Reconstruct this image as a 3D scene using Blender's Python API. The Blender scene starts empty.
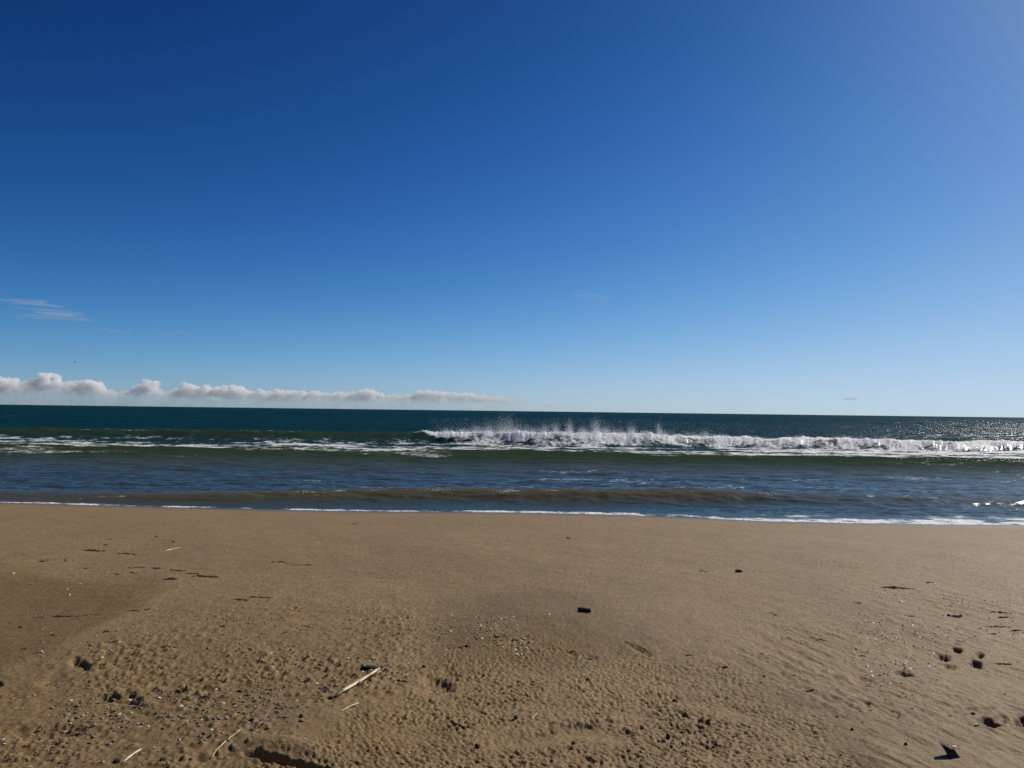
import bpy, bmesh, math, random
import numpy as np
from mathutils import Matrix, Vector

S = bpy.context.scene
C = S.collection
R = math.radians

# ------------------------------------------------------------------ camera
CAM_Z = 2.3
FPX = 769.0
ROLL = math.atan(13 / 1024)
PITCH = math.atan(26.9 / 769)
_t, _p = ROLL, PITCH
_A = Vector((1, 0, 0)); _B = Vector((0, -math.sin(_p), math.cos(_p))); _F = Vector((0, math.cos(_p), math.sin(_p)))
_r = _A * math.cos(_t) + _B * math.sin(_t); _u = -_A * math.sin(_t) + _B * math.cos(_t)
cam = bpy.data.objects.new('camera', bpy.data.cameras.new('camera')); C.objects.link(cam); S.camera = cam
cam.data.sensor_width = 36; cam.data.lens = 36 * FPX / 1024
cam.data.clip_start = 0.05; cam.data.clip_end = 80000
cam.matrix_world = Matrix(((_r.x, _u.x, -_F.x, 0), (_r.y, _u.y, -_F.y, 0), (_r.z, _u.z, -_F.z, CAM_Z), (0, 0, 0, 1)))

# ------------------------------------------------------------------ sky and sun
SUN_EL, SUN_ROT = R(36), R(50)
SUN_STRENGTH = 4.2
w = bpy.data.worlds.new('World'); S.world = w; w.use_nodes = True
nt = w.node_tree; nt.nodes.clear()
def _n(tree, t, **kw):
    n = tree.nodes.new(t)
    for k, v in kw.items(): setattr(n, k, v)
    return n
def _math(tree, op, a, b):
    n = _n(tree, 'ShaderNodeMath', operation=op)
    for i, v in enumerate((a, b)):
        if isinstance(v, (int, float)): n.inputs[i].default_value = v
        elif v is not None: tree.links.new(v, n.inputs[i])
    return n.outputs[0]
sky = _n(nt, 'ShaderNodeTexSky', sky_type='NISHITA', sun_disc=False, sun_elevation=SUN_EL, sun_rotation=SUN_ROT,
         altitude=0, air_density=.6, dust_density=.3, ozone_density=4)
sep = _n(nt, 'ShaderNodeSeparateColor'); com = _n(nt, 'ShaderNodeCombineColor')
nt.links.new(sky.outputs[0], sep.inputs[0])
for i, (g, k, a) in enumerate(((2.5, 1.75, .0132), (2.1, 1.25, .02401), (2.2, 1.0, .02154))):   # film response of the sky colour
    x = _math(nt, 'MULTIPLY', _math(nt, 'POWER', sep.outputs[i], g), a)
    y = _math(nt, 'DIVIDE', x, _math(nt, 'ADD', _math(nt, 'MULTIPLY', x, k), 1.0))
    nt.links.new(_math(nt, 'MULTIPLY', y, 10.0), com.inputs[i])
bg = _n(nt, 'ShaderNodeBackground'); bg.inputs[1].default_value = 0.1
out = _n(nt, 'ShaderNodeOutputWorld')
nt.links.new(com.outputs[0], bg.inputs[0]); nt.links.new(bg.outputs[0], out.inputs[0])

sun = bpy.data.objects.new('sun', bpy.data.lights.new('sun', 'SUN')); C.objects.link(sun)
sun.data.energy = SUN_STRENGTH; sun.data.angle = R(.5); sun.data.color = (1, .935, .83)
SUN_DIR = Vector((math.sin(SUN_ROT) * math.cos(SUN_EL), math.cos(SUN_ROT) * math.cos(SUN_EL), math.sin(SUN_EL)))
sun.rotation_euler = SUN_DIR.to_track_quat('Z', 'Y').to_euler()
S.view_settings.view_transform = 'Standard'; S.view_settings.look = 'None'
S.view_settings.gamma = 1; S.view_settings.exposure = 0.0
S.render.engine = 'CYCLES'
S.cycles.max_bounces = 24; S.cycles.volume_bounces = 20; S.cycles.transparent_max_bounces = 64
S.cycles.use_denoising = True; S.cycles.denoiser = 'OPENIMAGEDENOISE'; S.cycles.denoising_input_passes = 'RGB_ALBEDO_NORMAL'; S.cycles.denoising_prefilter = 'NONE'
S.cycles.caustics_reflective = False; S.cycles.caustics_refractive = False

# ------------------------------------------------------------------ helpers
rng = np.random.default_rng(7); random.seed(7)
def _hash(ix, iy, seed):
    h = (ix.astype(np.int64) * 374761393 + iy.astype(np.int64) * 668265263 + seed * 1442695041) & 0xffffffff
    h = ((h ^ (h >> 13)) * 1274126177) & 0xffffffff
    h = ((h ^ (h >> 16)) * 2246822519) & 0xffffffff
    return (h ^ (h >> 15)) & 0xffffffff
def perlin(x, y, seed=0):
    """gradient noise, about -0.7 to 0.7"""
    x0 = np.floor(x); y0 = np.floor(y); fx = x - x0; fy = y - y0
    ix = x0.astype(np.int64); iy = y0.astype(np.int64)
    def g(dx, dy):
        a = _hash(ix + dx, iy + dy, seed) * (2 * math.pi / 4294967296.0)
        return np.cos(a) * (fx - dx) + np.sin(a) * (fy - dy)
    u = fx * fx * fx * (fx * (fx * 6 - 15) + 10); v = fy * fy * fy * (fy * (fy * 6 - 15) + 10)
    a = g(0, 0); b = g(1, 0); c = g(0, 1); d = g(1, 1)
    return (a + (b - a) * u) * (1 - v) + (c + (d - c) * u) * v
def fbm(x, y, seed=0, octaves=4, gain=.5):
    s = 0; a = 1
    for o in range(octaves):
        s = s + a * perlin(x, y, seed + o * 17); x = x * 2.03 + 3.1; y = y * 2.03 + 1.7; a *= gain
    return s
def cells(x, y, seed=0):
    """distance to the nearest jittered cell point"""
    x0 = np.floor(x).astype(np.int64); y0 = np.floor(y).astype(np.int64)
    d = np.full(np.shape(x), 9.0); hv = np.zeros(np.shape(x))
    for dx in (-1, 0, 1):
        for dy in (-1, 0, 1):
            h = _hash(x0 + dx, y0 + dy, seed); h2 = _hash(x0 + dx, y0 + dy, seed + 91)
            px = x0 + dx + h / 4294967296.0; py = y0 + dy + h2 / 4294967296.0
            q = np.hypot(x - px, y - py)
            hv = np.where(q < d, (h >> 7) % 1000 / 1000.0, hv); d = np.minimum(d, q)
    return d, hv
def smooth(a, b, x):
    t = np.clip((x - a) / (b - a), 0, 1); return t * t * (3 - 2 * t)

def project(X, Y, Z):
    dz = Z - CAM_Z
    b = dz * math.cos(_p) - Y * math.sin(_p); f = Y * math.cos(_p) + dz * math.sin(_p)
    f = np.maximum(f, .05)
    a_ = X / f * FPX; b_ = b / f * FPX
    a = a_ * math.cos(_t) + b_ * -math.sin(_t) * -1; bb = -a_ * math.sin(_t) + b_ * math.cos(_t)
    return 512 + a, 384 - bb
def ray(px, py):
    a = px - 512.0; b = 384.0 - np.asarray(py, float)
    a2 = a * math.cos(_t) - b * math.sin(_t); b2 = a * math.sin(_t) + b * math.cos(_t)
    return np.array((a2, FPX * math.cos(_p) - b2 * math.sin(_p), b2 * math.cos(_p) + FPX * math.sin(_p))) / FPX

def grid_mesh(name, X, Y, Z, mat, attrs=None, kind='structure'):
    nr, nc = X.shape
    me = bpy.data.meshes.new(name)
    v = np.stack((X, Y, Z), -1).reshape(-1, 3).astype(np.float32)
    i = np.arange(nr * nc).reshape(nr, nc)
    q = np.stack((i[:-1, :-1], i[:-1, 1:], i[1:, 1:], i[1:, :-1]), -1).reshape(-1, 4)
    me.vertices.add(len(v)); me.vertices.foreach_set('co', v.ravel())
    me.loops.add(q.size); me.loops.foreach_set('vertex_index', q.ravel().astype(np.int32))
    me.polygons.add(len(q)); me.polygons.foreach_set('loop_start', np.arange(0, q.size, 4, dtype=np.int32))
    me.polygons.foreach_set('loop_total', np.full(len(q), 4, np.int32))
    me.update(calc_edges=True)
    me.polygons.foreach_set('use_smooth', np.ones(len(q), bool))
    for k, a in (attrs or {}).items():
        at = me.attributes.new(k, 'FLOAT', 'POINT'); at.data.foreach_set('value', a.astype(np.float32).ravel())
    me.materials.append(mat)
    o = bpy.data.objects.new(name, me); C.objects.link(o); o['kind'] = kind
    return o
def mesh_obj(name, verts, faces, mat, parent=None, flat=False):
    me = bpy.data.meshes.new(name); me.from_pydata([tuple(map(float, v)) for v in verts], [], [tuple(map(int, f)) for f in faces])
    me.update(); me.polygons.foreach_set('use_smooth', [not flat] * len(me.polygons)); me.materials.append(mat)
    o = bpy.data.objects.new(name, me); C.objects.link(o)
    if parent: o.parent = parent
    return o
def tag(o, label, cat, group=None):
    o['label'] = label; o['category'] = cat
    if group: o['group'] = group
    return o

def new_mat(name):
    m = bpy.data.materials.new(name); m.use_nodes = True
    b = m.node_tree.nodes['Principled BSDF']
    return m, m.node_tree, b
def noise_node(t, scale, detail=4, rough=.55, vec=None, mapping=None):
    n = _n(t, 'ShaderNodeTexNoise'); n.inputs['Scale'].default_value = scale
    n.inputs['Detail'].default_value = detail; n.inputs['Roughness'].default_value = rough
    if vec is not None:
        if mapping:
            mp = _n(t, 'ShaderNodeMapping'); mp.inputs['Scale'].default_value = mapping
            t.links.new(vec, mp.inputs['Vector']); vec = mp.outputs[0]
        t.links.new(vec, n.inputs['Vector'])
    return n.outputs['Fac']
def ramp(t, fac, stops):
    r = _n(t, 'ShaderNodeValToRGB'); e = r.color_ramp.elements
    e[0].position, e[0].color = stops[0][0], (*stops[0][1], 1); e[1].position, e[1].color = stops[-1][0], (*stops[-1][1], 1)
    for p_, c_ in stops[1:-1]:
        x = e.new(p_); x.color = (*c_, 1)
    t.links.new(fac, r.inputs[0]); return r.outputs[0]
def mix(t, fac, a, b, mode='MIX'):
    n = _n(t, 'ShaderNodeMix', data_type='RGBA', blend_type=mode)
    for s, v in ((n.inputs['Factor'], fac), (n.inputs['A'], a), (n.inputs['B'], b)):
        if isinstance(v, (int, float)): s.default_value = v
        elif isinstance(v, tuple): s.default_value = (*v, 1)
        else: t.links.new(v, s)
    return n.outputs['Result']
def attr(t, name):
    n = _n(t, 'ShaderNodeAttribute'); n.attribute_name = name; return n.outputs['Fac']
def maprange(t, v, a, b, c=0., d=1.):
    n = _n(t, 'ShaderNodeMapRange'); n.interpolation_type = 'SMOOTHSTEP'
    t.links.new(v, n.inputs[0])
    for i, x in enumerate((a, b, c, d)): n.inputs[i + 1].default_value = x
    return n.outputs[0]

# ------------------------------------------------------------------ shore line and sand level
_sp = [(-700, 494), (-300, 497), (0, 502.5), (100, 505.5), (200, 508), (330, 510.5), (430, 511.5), (520, 512.5), (600, 514.5), (680, 517.5), (760, 521), (850, 523), (940, 524), (1024, 524.5), (1300, 526), (1800, 527)]
_sx, _sy = [], []
for _x, _y in _sp:
    d = ray(_x, _y); k = (0.05 - CAM_Z) / d[2]; _sx.append(d[0] * k); _sy.append(d[1] * k)
def shore(X):
    return np.interp(X, _sx, _sy) + .05 * fbm(X * .8, X * 0 + 5.3, 3, 3) + .12 * fbm(X * .17, X * 0 + 2.3, 4, 2)
def sand_macro(X, Y):
    t = shore(X) - Y
    z = .05 + .75 * (1 - np.exp(-np.maximum(t, 0) / 9)) + .083 * np.minimum(t, 0)
    return np.maximum(z, -2.5)
def ground(px, py):
    """the point of the sand that shows at this pixel of the photograph"""
    d = ray(px, py); z = np.full(np.shape(px), .6) if np.ndim(px) else .6
    for _ in range(7):
        k = (z - CAM_Z) / d[2]; X, Y = d[0] * k, d[1] * k
        z = sand_macro(X, Y)
    return (X, Y, z) if np.ndim(px) else (float(X), float(Y), float(z))

# ------------------------------------------------------------------ sand
def seg_dist(px, py, poly):
    d = np.full(px.shape, 1e9); inside = np.zeros(px.shape, bool)
    n = len(poly)
    for i in range(n):
        x1, y1 = poly[i]; x2, y2 = poly[(i + 1) % n]
        vx, vy = x2 - x1, y2 - y1
        t = np.clip(((px - x1) * vx + (py - y1) * vy) / (vx * vx + vy * vy), 0, 1)
        d = np.minimum(d, np.hypot(px - x1 - t * vx, py - y1 - t * vy))
        c = ((y1 > py) != (y2 > py)) & (px < (x2 - x1) * (py - y1) / (y2 - y1 + 1e-9) + x1)
        inside ^= c
    return np.where(inside, -d, d)

# holes, prints and mounds read off the photograph: x, y, half width, half height (pixels), turn, depth in metres (minus = mound), edge hardness
PRINTS = [
    (270, 757, 24, 4, 8, .045, .75), (298, 761, 26, 3.2, 8, .045, .7), (330, 765, 24, 2.8, 7, .035, .7), (255, 755, 12, 3.5, 0, .03, .7), (215, 757, 34, 4, -14, .022, .5), (290, 746, 66, 7, 5, -.020, .2), (300, 777, 90, 9, 3, .02, .2),
    (545, 730, 58, 6.5, -9, .018, .35), (598, 728, 34, 7, 6, .013, .35), (560, 741, 70, 5, -5, -.010, .2), (590, 716, 60, 4, -3, -.014, .3),
    (438, 680, 17, 6, 16, .035, .5), (415, 690, 22, 6, 10, -.012, .2), (446, 671, 14, 5, 0, .012, .4),
    (80, 663, 11, 5, 20, .035, .6), (52, 678, 16, 6, -25, .012, .3), (120, 702, 23, 6, 10, .03, .7), (132, 697, 9, 4, 10, .02, .7), (140, 713, 10, 3, 5, .012, .5),
    (45, 733, 50, 8, -3, .035, .3), (60, 747, 50, 7, -3, -.012, .2), (55, 748, 8, 3, -25, .015, .5),
    (942, 656.5, 7.5, 3, 14, .033, .72), (957, 650, 5, 2.6, 12, .031, .72), (949, 666, 7, 2.4, 8, .018, .7), (979, 655.5, 4.5, 3, 20, .031, .72), (975, 663.5, 6.5, 3, 18, .033, .72),
    (903, 674, 9, 3.5, 12, .031, .65), (899, 665.5, 3.5, 1.6, 8, .012, .6), (956, 643.5, 4.5, 1.8, 16, .012, .6),
    (861, 681.5, 14, 4.5, 14, .020, .4), (848, 679, 16, 4, 14, -.010, .2), (904, 658, 12, 3, 12, .009, .4),
    (990, 723.5, 11, 4, 14, .045, .6), (1000, 721, 8, 5, -10, .02, .5), (976, 711, 17, 3, -3, .014, .5), (1022, 723, 9, 5, 14, .045, .6), (1014, 711, 12, 4, 5, .016, .5), (960, 715, 8, 2.5, 6, .012, .6),
    (838, 702, 16, 3, 6, .010, .6), (851, 708, 10, 2.5, 30, .009, .6), (866, 706, 5, 2, 25, .010, .6), (895, 717, 12, 2.5, 8, .010, .6),
    (672, 692, 34, 5, 4, .014, .4), (675, 702, 34, 4, 4, -.008, .2), (736, 704, 12, 3.5, 8, .011, .5), (735, 650, 9, 2.5, 12, .006, .5),
    (640, 650, 13, 2.4, 16, .010, .6), (498, 640, 9, 2, 3, .008, .6), (571, 653, 7, 1.8, 8, .010, .7), (590, 657, 9, 1.6, 4, .008, .7),
    (700, 716, 6, 2.6, 10, .018, .7), (706, 718, 4, 2.4, 10, .018, .7), (684, 710, 6, 3, 25, .016, .7), (626, 727, 7, 3, 12, .014, .6), (638, 722, 4, 2.5, 0, .012, .6),
]
def sand_detail(X, Y, Z):
    px, py = project(X, Y, Z)
    wx = px + 26 * fbm(X * 1.1, Y * 1.1, 40, 4); wy = py + 12 * fbm(X * 1.1, Y * 1.1, 44, 4)
    rough = [(440, 652), (520, 645), (600, 655), (665, 652), (720, 664), (770, 690), (830, 730), (890, 790), (960, 1100), (200, 1100), (215, 770), (300, 752), (360, 712), (405, 690), (415, 668)]
    mr = 1 - smooth(-12, 12, seg_dist(wx, wy, rough))
    lumpy = [(-400, 655), (60, 660), (120, 640), (180, 620), (260, 600), (400, 610), (440, 640), (412, 690), (360, 715), (300, 745), (200, 775), (210, 1100), (-400, 1100)]
    ml = 1 - smooth(-22, 26, seg_dist(wx, wy, lumpy))
    mright = smooth(690, 820, wx + (wy - 640) * .5) * smooth(560, 610, wy) * (1 - mr)
    near = smooth(9.5, 5.0, Y)
    far_fade = smooth(15, 9, Y)
    h = np.zeros_like(X)
    # broad unevenness
    h += .030 * fbm(X * .35, Y * .35, 50, 3) * smooth(17.3, 13, Y)
    h += .012 * fbm(X * 1.3 + .3 * Y, Y * 1.3, 51, 3) * far_fade
    # rain pitted crust
    a = R(58); xr = X * math.cos(a) - Y * math.sin(a); yr = X * math.sin(a) + Y * math.cos(a)
    qx = xr + .02 * perlin(X * 12, Y * 12, 5); qy = yr + .02 * perlin(X * 12, Y * 12, 6)
    d1, _ = cells(qx * 34, qy * 54, 11)
    d2, _ = cells(qx * 15, qy * 24, 12)
    lump = .013 * (.55 - d1) + .015 * fbm(xr * 30, yr * 52, 54, 3) + .007 * (.5 - d2)
    for cx, cy, rx, ry, rot in ((545, 734, 60, 6, -9), (600, 734, 36, 7, 6), (425, 688, 22, 5, 14), (730, 704, 20, 4, 8)):      # where a foot pressed the crust smooth
        c, s_ = math.cos(R(rot)), math.sin(R(rot)); dx, dy = wx * .25 + px * .75 - cx, wy * .25 + py * .75 - cy
        mr = mr * (1 - .85 * np.exp(-(((dx * c + dy * s_) / rx) ** 2 + ((-dx * s_ + dy * c) / ry) ** 2) ** 1.5))
    lump = .0115 * np.tanh(lump * 1.4 / .0115) * np.clip(.9 + .8 * fbm(X * 5, Y * 5, 87, 2), .2, 1.6)
    h += mr * near * lump * (.85 + .6 * fbm(X * 1.6, Y * 1.6, 55, 2))
    # clods and crumbs on the left field
    d3, r3 = cells(X * 9, Y * 8, 13); d4, r4 = cells(X * 21, Y * 17, 14)
    dens = np.clip(.5 + 1.0 * fbm(X * .9, Y * .9, 56, 3), 0, 1)
    h += ml * (1 - mr) * (.026 * np.maximum(0, .34 - d3) * 2.6 * (r3 < .6) + .020 * np.maximum(0, .40 - d4) * 2.4 * (r4 < .7)) * dens * far_fade
    h += ml * (1 - mr) * .006 * fbm(X * 9, Y * 9, 57, 3)
    # little wind ledges that cross the right side
    al = X * .30 - Y * .95; ac = X * .95 + Y * .30
    v = fbm(al * 2.2 + .35 * perlin(X * 2, Y * 2, 81), ac * 9, 58, 4)
    v2 = fbm(al * 5, ac * 22, 82, 3)
    h += mright * (.0045 * smooth(-.02, .14, v) + .003 * v + .0045 * v2) * far_fade * np.clip(.8 + 1.6 * fbm(X * .8, Y * .8, 84, 2), .1, 1.8)
    h += .0035 * fbm(X * 7, Y * 9, 59, 3) * far_fade + .0045 * fbm(X * 26, Y * 15, 85, 3) * smooth(14, 9, Y) * (1 - mr) * np.clip(.7 + fbm(X * .7, Y * .7, 86, 2), .1, 1.5)
    h += .0060 * fbm((X + .3 * Y) * 3, Y * 18, 60, 3) * smooth(6, 9, Y) * smooth(16, 13, Y)
    h -= .045 * (1 - smooth(-30, 34, seg_dist(wx, wy, rough))) * smooth(10, 6, Y)
    h += .055 * np.exp(-((px - 545) / 150) ** 2 - ((py - 628) / 30) ** 2)
    # prints
    ux = px + 3.4 * fbm(X * 16, Y * 16, 62, 3); uy = py + 1.9 * fbm(X * 16, Y * 16, 63, 3)
    for (cx, cy, rx, ry, rot, dep, hard) in PRINTS:
        m = (np.abs(px - cx) < rx * 2.2 + 6) & (np.abs(py - cy) < (ry + rx * .4) * 2.2 + 6)
        if not m.any(): continue
        c, s = math.cos(R(rot)), math.sin(R(rot))
        dx, dy = ux[m] - cx, uy[m] - cy
        q = np.hypot((dx * c + dy * s) / rx, (-dx * s + dy * c) / ry)
        prof = 1 - smooth(hard * .8, 1.25, q)
        rim = np.exp(-((q - 1.5) / .35) ** 2) * .10 * np.clip(.5 + 1.5 * perlin(X[m] * 16, Y[m] * 16, 66), 0, 2) if dep > .012 else 0
        hh = h[m]; hh += -dep * prof + max(dep, 0) * rim; h[m] = hh
    # low ridge of an old track on the left
    x1, y1, x2, y2 = 178, 588, -10, 676
    t = np.clip(((px - x1) * (x2 - x1) + (py - y1) * (y2 - y1)) / ((x2 - x1) ** 2 + (y2 - y1) ** 2), 0, 1)
    dd = np.hypot((px - x1 - t * (x2 - x1)), (py - y1 - t * (y2 - y1)))
    h += .008 * np.exp(-(dd / 4.0) ** 2) * (Y < 12) * np.clip(.7 + perlin(X * 2, Y * 2, 83), 0, 1.5)
    # damp patches
    damp = 1 - smooth(-10, 10, seg_dist(px + 20 * fbm(X * .8, Y * .8, 70, 4), py + 8 * fbm(X * .8, Y * .8, 71, 4), [(-500, 566), (30, 568), (75, 582), (120, 583), (160, 580), (150, 596), (100, 622), (40, 655), (-20, 668), (-500, 700)]))
    dome = 1 - smooth(-12 - 26 * smooth(520, 430, px), 9 + 22 * smooth(520, 430, px), seg_dist(px + 16 * fbm(X * 1.2, Y * 1.2, 72, 4), py + 6 * fbm(X * 1.2, Y * 1.2, 73, 4), [(425, 625), (440, 606), (480, 592), (520, 588), (560, 592), (605, 606), (650, 628), (665, 655), (560, 668), (430, 668)]))
    leftw = smooth(560, 250, px) * smooth(600, 680, py) * .55
    wet = np.clip(np.maximum(np.maximum(damp * 1.0, dome * 1.0), np.maximum(leftw, ml * .25)), 0, 1)
    swash = smooth(1.1, .1, shore(X) - Y)
    return h * smooth(.4, 1.4, shore(X) - Y), wet, swash, np.clip(mr * .6 + mright * .5, 0, 1)

us = np.concatenate(([-9, -5, -3, -2, -1.5, -1.2], np.linspace(-.92, .92, 1500), [1.2, 1.5, 2, 3, 5, 9]))
ys = [-6, -4, -2, -.5, .5, 1.2, 1.8, 2.3, 2.7]
y = 3.0
while y < 19: ys.append(y); y += max(.0055, .62 * y * y / (FPX * 1.65))
while y < 60: ys.append(y); y += 1.5 + (y - 19) * .2
ys = np.array(ys)
U, Yg = np.meshgrid(us, ys); Xg = U * (np.maximum(Yg, 2) + 1.3)
Zm = sand_macro(Xg, Yg)
dz, wet, swash, grain = sand_detail(Xg, Yg, Zm)
SAND_Z = Zm + dz

m_sand, t, b = new_mat('sand')
pos = _n(t, 'ShaderNodeNewGeometry').outputs['Position']
n_big = noise_node(t, .7, 5, .6, pos); n_mid = noise_node(t, 9, 5, .65, pos); n_fine = noise_node(t, 160, 3, .6, pos); n_grain = noise_node(t, 520, 2, .7, pos)
dry = mix(t, maprange(t, n_mid, .3, .7), (.253, .161, .064), (.330, .218, .094))
wetc = mix(t, maprange(t, n_mid, .3, .7), (.166, .094, .015), (.220, .130, .027))
col = mix(t, attr(t, 'wet'), dry, wetc)
col = mix(t, maprange(t, n_big, .35, .7, 0, .35), col, (.19, .13, .065))
n_speck = noise_node(t, 44, 4, .75, pos)
col = mix(t, maprange(t, n_speck, .50, .62, 0, .60), col, (.115, .078, .038))
col = mix(t, maprange(t, n_speck, .36, .46, .45, 0), col, (.36, .27, .16))
col = mix(t, maprange(t, n_fine, .3, .72, 0, .5), col, mix(t, .5, col, (.09, .065, .045)))
col = mix(t, maprange(t, n_grain, .64, .74, 0, .55), col, (.42, .36, .28))
col = mix(t, attr(t, 'swash'), col, (.15, .115, .078))
t.links.new(col, b.inputs['Base Color'])
rg = _math(t, 'SUBTRACT', .72, _math(t, 'MULTIPLY', attr(t, 'wet'), .10)); rg = _math(t, 'SUBTRACT', rg, _math(t, 'MULTIPLY', attr(t, 'swash'), .38))
t.links.new(rg, b.inputs['Roughness']); b.inputs['Specular IOR Level'].default_value = .28
bm1 = _n(t, 'ShaderNodeBump'); bm1.inputs['Strength'].default_value = .9; bm1.inputs['Distance'].default_value = .007
hsum = _math(t, 'ADD', _math(t, 'MULTIPLY', noise_node(t, 55, 4, .7, pos), 1.0), _math(t, 'MULTIPLY', n_fine, .55))
t.links.new(hsum, bm1.inputs['Height']); t.links.new(bm1.outputs[0], b.inputs['Normal'])
sand = grid_mesh('sand_beach', Xg, Yg, SAND_Z, m_sand, {'wet': wet, 'swash': swash})

from mathutils.bvhtree import BVHTree
_yi = ys
def sand_z(X, Y):
    """height of the built sand at a point"""
    i = int(np.clip(np.searchsorted(_yi, Y) - 1, 0, len(_yi) - 2)); f = (Y - _yi[i]) / (_yi[i + 1] - _yi[i])
    z = []
    for k in (i, i + 1):
        row = Xg[k]; j = int(np.clip(np.searchsorted(row, X) - 1, 0, len(row) - 2)); g = (X - row[j]) / (row[j + 1] - row[j])
        z.append(SAND_Z[k, j] * (1 - g) + SAND_Z[k, j + 1] * g)
    return z[0] * (1 - f) + z[1] * f

# ------------------------------------------------------------------ sea
def crest(pts, X):
    """crest line through picture columns at about distance D: list of (column, distance)"""
    xs = [(c - 512) / FPX * D for c, D in pts]; return np.interp(X, xs, [D for c, D in pts])
def amp(pts, X, D):
    return np.interp(X, [(c - 512) / FPX * D for c, h in pts], [h for c, h in pts])
def bump(d, lf, lb):
    return np.where(d < 0, np.exp(-(np.abs(d) / lf) ** 2.2), np.exp(-(np.abs(d) / lb) ** 1.6))

ys2 = []; y = 14.5
while y < 70: ys2.append(y); y += max(.045, .33 * y * y / (FPX * 2.0) * .55)
while y < 14000: ys2.append(y); y *= 1 + min(.06, .009 * (y / 70) ** .35)
ys2 = np.array(ys2)
us2 = np.concatenate(([-4, -2.5, -1.8, -1.3], np.linspace(-.95, .95, 1500), [1.3, 1.8, 2.5, 4]))
U2, Y2 = np.meshgrid(us2, ys2); X2 = U2 * Y2
col_px = 512 + U2 * FPX
SH = shore(X2); D = Y2 - SH

wob = lambda sc, seed, a: a * fbm(X2 * sc, X2 * 0 + seed * 1.7, seed, 3)
Z = np.zeros_like(X2)
# waves that come in
Yc1 = crest([(-400, 17.9), (0, 18.25), (200, 18.6), (400, 19.5), (600, 20.0), (740, 20.6), (1024, 20.9), (1400, 21.3)], X2) + wob(.25, 21, .35) + wob(1.1, 22, .10)
A1 = amp([(-400, .12), (0, .13), (200, .16), (400, .23), (560, .26), (640, .28), (720, .23), (790, .14), (900, .13), (1024, .11), (1400, .15)], X2, 20)
w1 = bump(Y2 - Yc1, .62, 2.4)
Yc2 = 35.9 + wob(.06, 23, 2.2) + wob(.3, 24, .5)
A2 = .40 + wob(.09, 25, .10)
w2 = bump(Y2 - Yc2, 5.2, 6.0)
Yc3 = 53.5 + wob(.05, 26, 2.4) + wob(.35, 27, .6)
A3 = amp([(-500, .60), (0, .62), (350, .68), (430, .68), (520, .76), (620, .74), (680, .66), (800, .60), (1024, .56), (1500, .55)], X2, 53) + wob(.5, 28, .10)
brk = smooth(385, 450, col_px + 14 * fbm(X2 * .8, X2 * 0 + 4.4, 29, 3)); brk2 = smooth(400, 500, col_px)                       # where the wave has broken
lf3 = 2.6 - 1.3 * brk
w3 = np.where(Y2 < Yc3, np.exp(-(np.abs(Y2 - Yc3) / lf3) ** 2.2), np.exp(-(np.abs(Y2 - Yc3) / 6.5) ** 1.6))
fade_in = smooth(.2, 2.0, D)
Z += A1 * w1 + A2 * w2 + A3 * w3
for k, (yc, a_) in enumerate(((29.0, .07), (25.2, .05), (68, .28), (86, .32), (112, .3), (150, .3), (205, .3))):
    Z += a_ * bump(Y2 - (yc + wob(.06, 30 + k, 3.5)), yc * .06, yc * .09) * (1 + wob(.12, 60 + k, .8))
# chop
fd = lambda L: np.clip(1.6 - Y2 * Y2 / (FPX * 2.0) / L * .5, 0, 1)
chop = .085 * fbm(X2 * .16 + Y2 * .04, Y2 * .33, 101, 3) * smooth(26, 60, Y2) + .05 * fbm(X2 * .5 + Y2 * .1, Y2 * .9, 104, 3) * smooth(18, 40, Y2)
chop += .066 * fbm(X2 * .45 + .25 * Y2, Y2 * 1.5, 107, 4) * smooth(.5, 3, D)
chop += .030 * fbm(X2 * 1.6 - .5 * Y2, Y2 * 4.2, 111, 3) * fd(.25)
far = smooth(90, 300, Y2)
chop += far * (.75 * fbm(X2 * .02, Y2 * .05, 120, 3) + .30 * fbm(X2 * .08, Y2 * .17, 123, 3))
Z += chop * smooth(.05, 1.6, D) * np.clip(1.15 - w1 * .35, 0, 1)
# foam
F_ = np.zeros_like(X2)
n1 = fbm(X2 * .45, Y2 * .8, 130, 4); n2 = fbm(X2 * .12, Y2 * .35, 134, 3); n3 = fbm(X2 * 1.4, Y2 * 2.0, 137, 3)
d3 = Y2 - Yc3
front = -.6 - 2.0 * brk2
body = brk * smooth(front, front * .55, d3 + .5 * n1) * (1 - smooth(.1, 1.2, d3 - .5 * n1))
F_ = np.maximum(F_, body * (.80 - .16 * smooth(-.6, -1.6, d3) + .42 * n1 + .25 * smooth(-.9, -.1, d3)))
lip = (1 - brk) * smooth(-.5, .1, d3) * (1 - smooth(.1, .5, d3)) * np.clip(.25 + 1.2 * n1 + .8 * n2, 0, 1)
F_ = np.maximum(F_, lip * .8)
lo = np.interp(col_px, [0, 300, 700, 1024], [35.4, 35.6, 36.4, 36.0]); hi = Yc3 - 2.8 + 1.2 * brk2
strip = smooth(lo - 3.0, lo + 2.5, Y2 + 4 * n2) * (1 - smooth(hi - 1, hi + 2.0, Y2))
F_ = np.maximum(F_, strip * np.clip(.40 + .8 * n2 + .75 * n1 + .4 * n3 + .22 * smooth(500, 900, col_px), 0, .85))
lace = smooth(20.8, 22.5, Y2 + n2) * (1 - smooth(26, 32, Y2)) * np.clip(.10 + .55 * n2 + .35 * n1, 0, .36)
F_ = np.maximum(F_, lace * smooth(200, 330, col_px) )
F_ = np.maximum(F_, .9 * smooth(-.14, .02, Y2 - Yc1) * (1 - smooth(.02, .35, Y2 - Yc1)) * np.clip(.05 + 1.3 * n3 + .5 * n1, 0, .55))
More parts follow.
